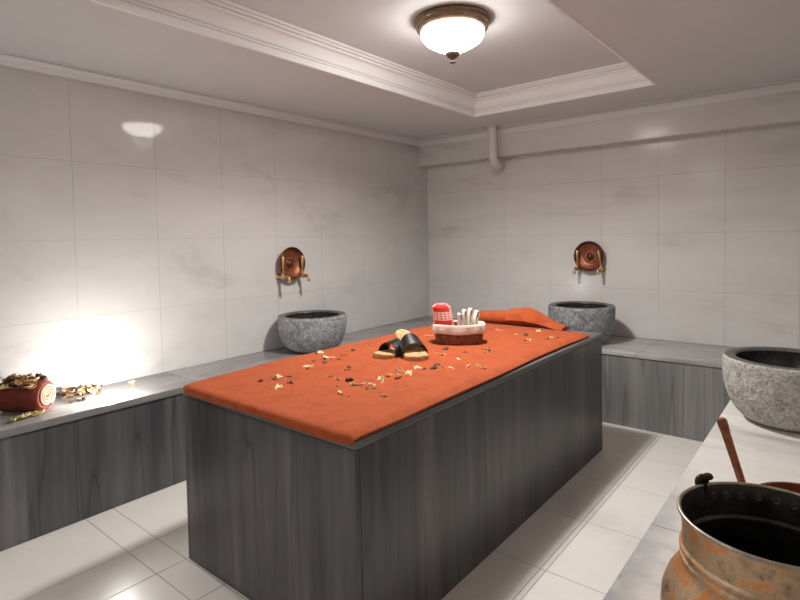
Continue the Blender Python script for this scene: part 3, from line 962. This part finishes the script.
for a in (128, 139, 116, 104, 92, 80):
    aa = math.radians(a)
    bm = bmesh.new()
    q = [(.0, .0, 0)]
    add_tube(bm, [(.0070 * math.cos(2 * PI * k / 14), .0070 * math.sin(2 * PI * k / 14), 0) for k in range(15)], .0020, 6, False)
    add_lathe(bm, [(0, .003), (.0035, .002), (.0045, 0)], 10)
    bmesh.ops.transform(bm, matrix=Matrix.Translation((.1578 * math.cos(aa), .1578 * math.sin(aa), .288)) @ Matrix.Rotation(aa, 4, 'Z') @ Matrix.Rotation(-PI / 2, 4, 'Y'), verts=bm.verts)
    link('rivet', bm, M['soot_ring'], bu)
for a, nm in ((145, 'ear'), (325, 'ear')):
    aa = math.radians(a)
    ea = None
    bm = bmesh.new()
    C_ = Vector((.171 * math.cos(aa), .171 * math.sin(aa), KH - .006))
    T_ = Vector((-math.sin(aa), math.cos(aa), 0)); N_ = Vector((math.cos(aa), math.sin(aa), 0))
    pts = []
    for k in range(15):
        q = -PI * .2 + 2 * PI * .9 * k / 14
        pts.append(C_ + N_ * .002 + T_ * (.010 * math.cos(q)) + Vector((0, 0, .010 + .010 * math.sin(q))))
    add_tube(bm, pts, .0080, 12)
    add_box(bm, C_.x - .010, C_.x + .010, C_.y - .010, C_.y + .010, KH - .028, KH + .004, .003, 2)
    ea = link('ear', bm, M['iron'], bu)
    bm = bmesh.new()
    add_lathe(bm, [(0, -.006), (.008, -.005), (.011, 0), (.008, .006), (0, .008)], 16)
    bmesh.ops.transform(bm, matrix=Matrix.Translation(C_ + T_ * -.016 + Vector((0, 0, .020))), verts=bm.verts)
    link('knob', bm, M['iron'], ea)

# ------------------------------------------------------------------ copper dipper behind the bucket
DX, DY = 3.447, -3.085
dp = thing('copper_dipper', 'reddish copper dipper with upright handle behind the copper bucket', 'dipper', (DX, DY, HB))
bm = bmesh.new()
DR, DH = .125, .192
add_lathe(bm, [(0, 0), (.085, 0), (.105, .012), (.118, .05), (.122, .10), (.121, .15), (DR, DH), (DR - .001, DH + .002), (DR - .006, DH), (.115, .15), (.116, .10), (.112, .05), (.10, .016), (0, .012)], 64)
link('bowl', bm, M['copper'], dp)
hb = Vector((-.128, .052, .10)); ht = Vector((3.252 - DX - .006, -3.06 - DY, .925 - HB - .002))
bm = bmesh.new()
d_ = ht - hb
add_tube(bm, [hb + d_ * q for q in (0, .1, .35, .6, .85, .93, .98, 1.0)], [.009, .0098, .0100, .0105, .0115, .0132, .0132, .0095], 18)
hd = link('handle', bm, M['dipwood'], dp)
bm = bmesh.new()
for zz in (.12, .17):
    a0 = hb + d_ * ((zz - hb.z) / d_.z)
    v = Vector((a0.x, a0.y, 0)); w = v.normalized() * .119
    add_tube(bm, [(w.x, w.y, zz - .004), (a0.x, a0.y, zz)], .006, 10)
link('bracket', bm, M['copper_dark'], dp)

# ------------------------------------------------------------------ light
def point(name, loc, e, col, r):
    l = bpy.data.lights.new(name, 'POINT'); l.energy = e; l.color = col; l.shadow_soft_size = r
    o = bpy.data.objects.new(name, l); COL.objects.link(o); o.location = loc; return o
point('uplight_beam', (.365, -3.49, HL + .070), 5.6, (1, .97, .93), .02)
sp = bpy.data.lights.new('added_floor_spot', 'SPOT'); sp.energy = 55; sp.color = (1, .965, .925); sp.shadow_soft_size = .08  # bare spot without fixture, added under the shade to brighten the floor
sp.spot_size = math.radians(165); sp.spot_blend = .6
so = bpy.data.objects.new('added_floor_spot', sp); COL.objects.link(so); so.location = (1.815, -2.215, 2.42)

w = bpy.data.worlds.new('room_world'); SC.world = w; w.use_nodes = True
w.node_tree.nodes['Background'].inputs[0].default_value = (.02, .02, .02, 1)

# ------------------------------------------------------------------ camera
cam = bpy.data.cameras.new('camera'); co = bpy.data.objects.new('camera', cam); COL.objects.link(co)
yaw, pitch, roll, F = .6839, -.0376, -.0196, 540.17
fw = Vector((-math.sin(yaw) * math.cos(pitch), math.cos(yaw) * math.cos(pitch), math.sin(pitch)))
rg = Vector((math.cos(yaw), math.sin(yaw), 0)); up = rg.cross(fw)
r2 = rg * math.cos(roll) + up * math.sin(roll); u2 = up * math.cos(roll) - rg * math.sin(roll)
mt = Matrix((r2, u2, -fw)).transposed().to_4x4(); mt.translation = (3.5003, -4.7829, 1.45)
co.matrix_world = mt
SC.cycles.diffuse_bounces = 8
SC.cycles.max_bounces = 14
cam.sensor_width = 36; cam.sensor_fit = 'HORIZONTAL'; cam.lens = F * 36 / 800
cam.shift_y = (256.96 - 300) / 800
cam.clip_start = .02
SC.camera = co

SC.view_settings.view_transform = 'Standard'
SC.view_settings.look = 'None'
SC.view_settings.exposure = 1.6
SC.view_settings.gamma = 1
SC.view_settings.use_curve_mapping = False
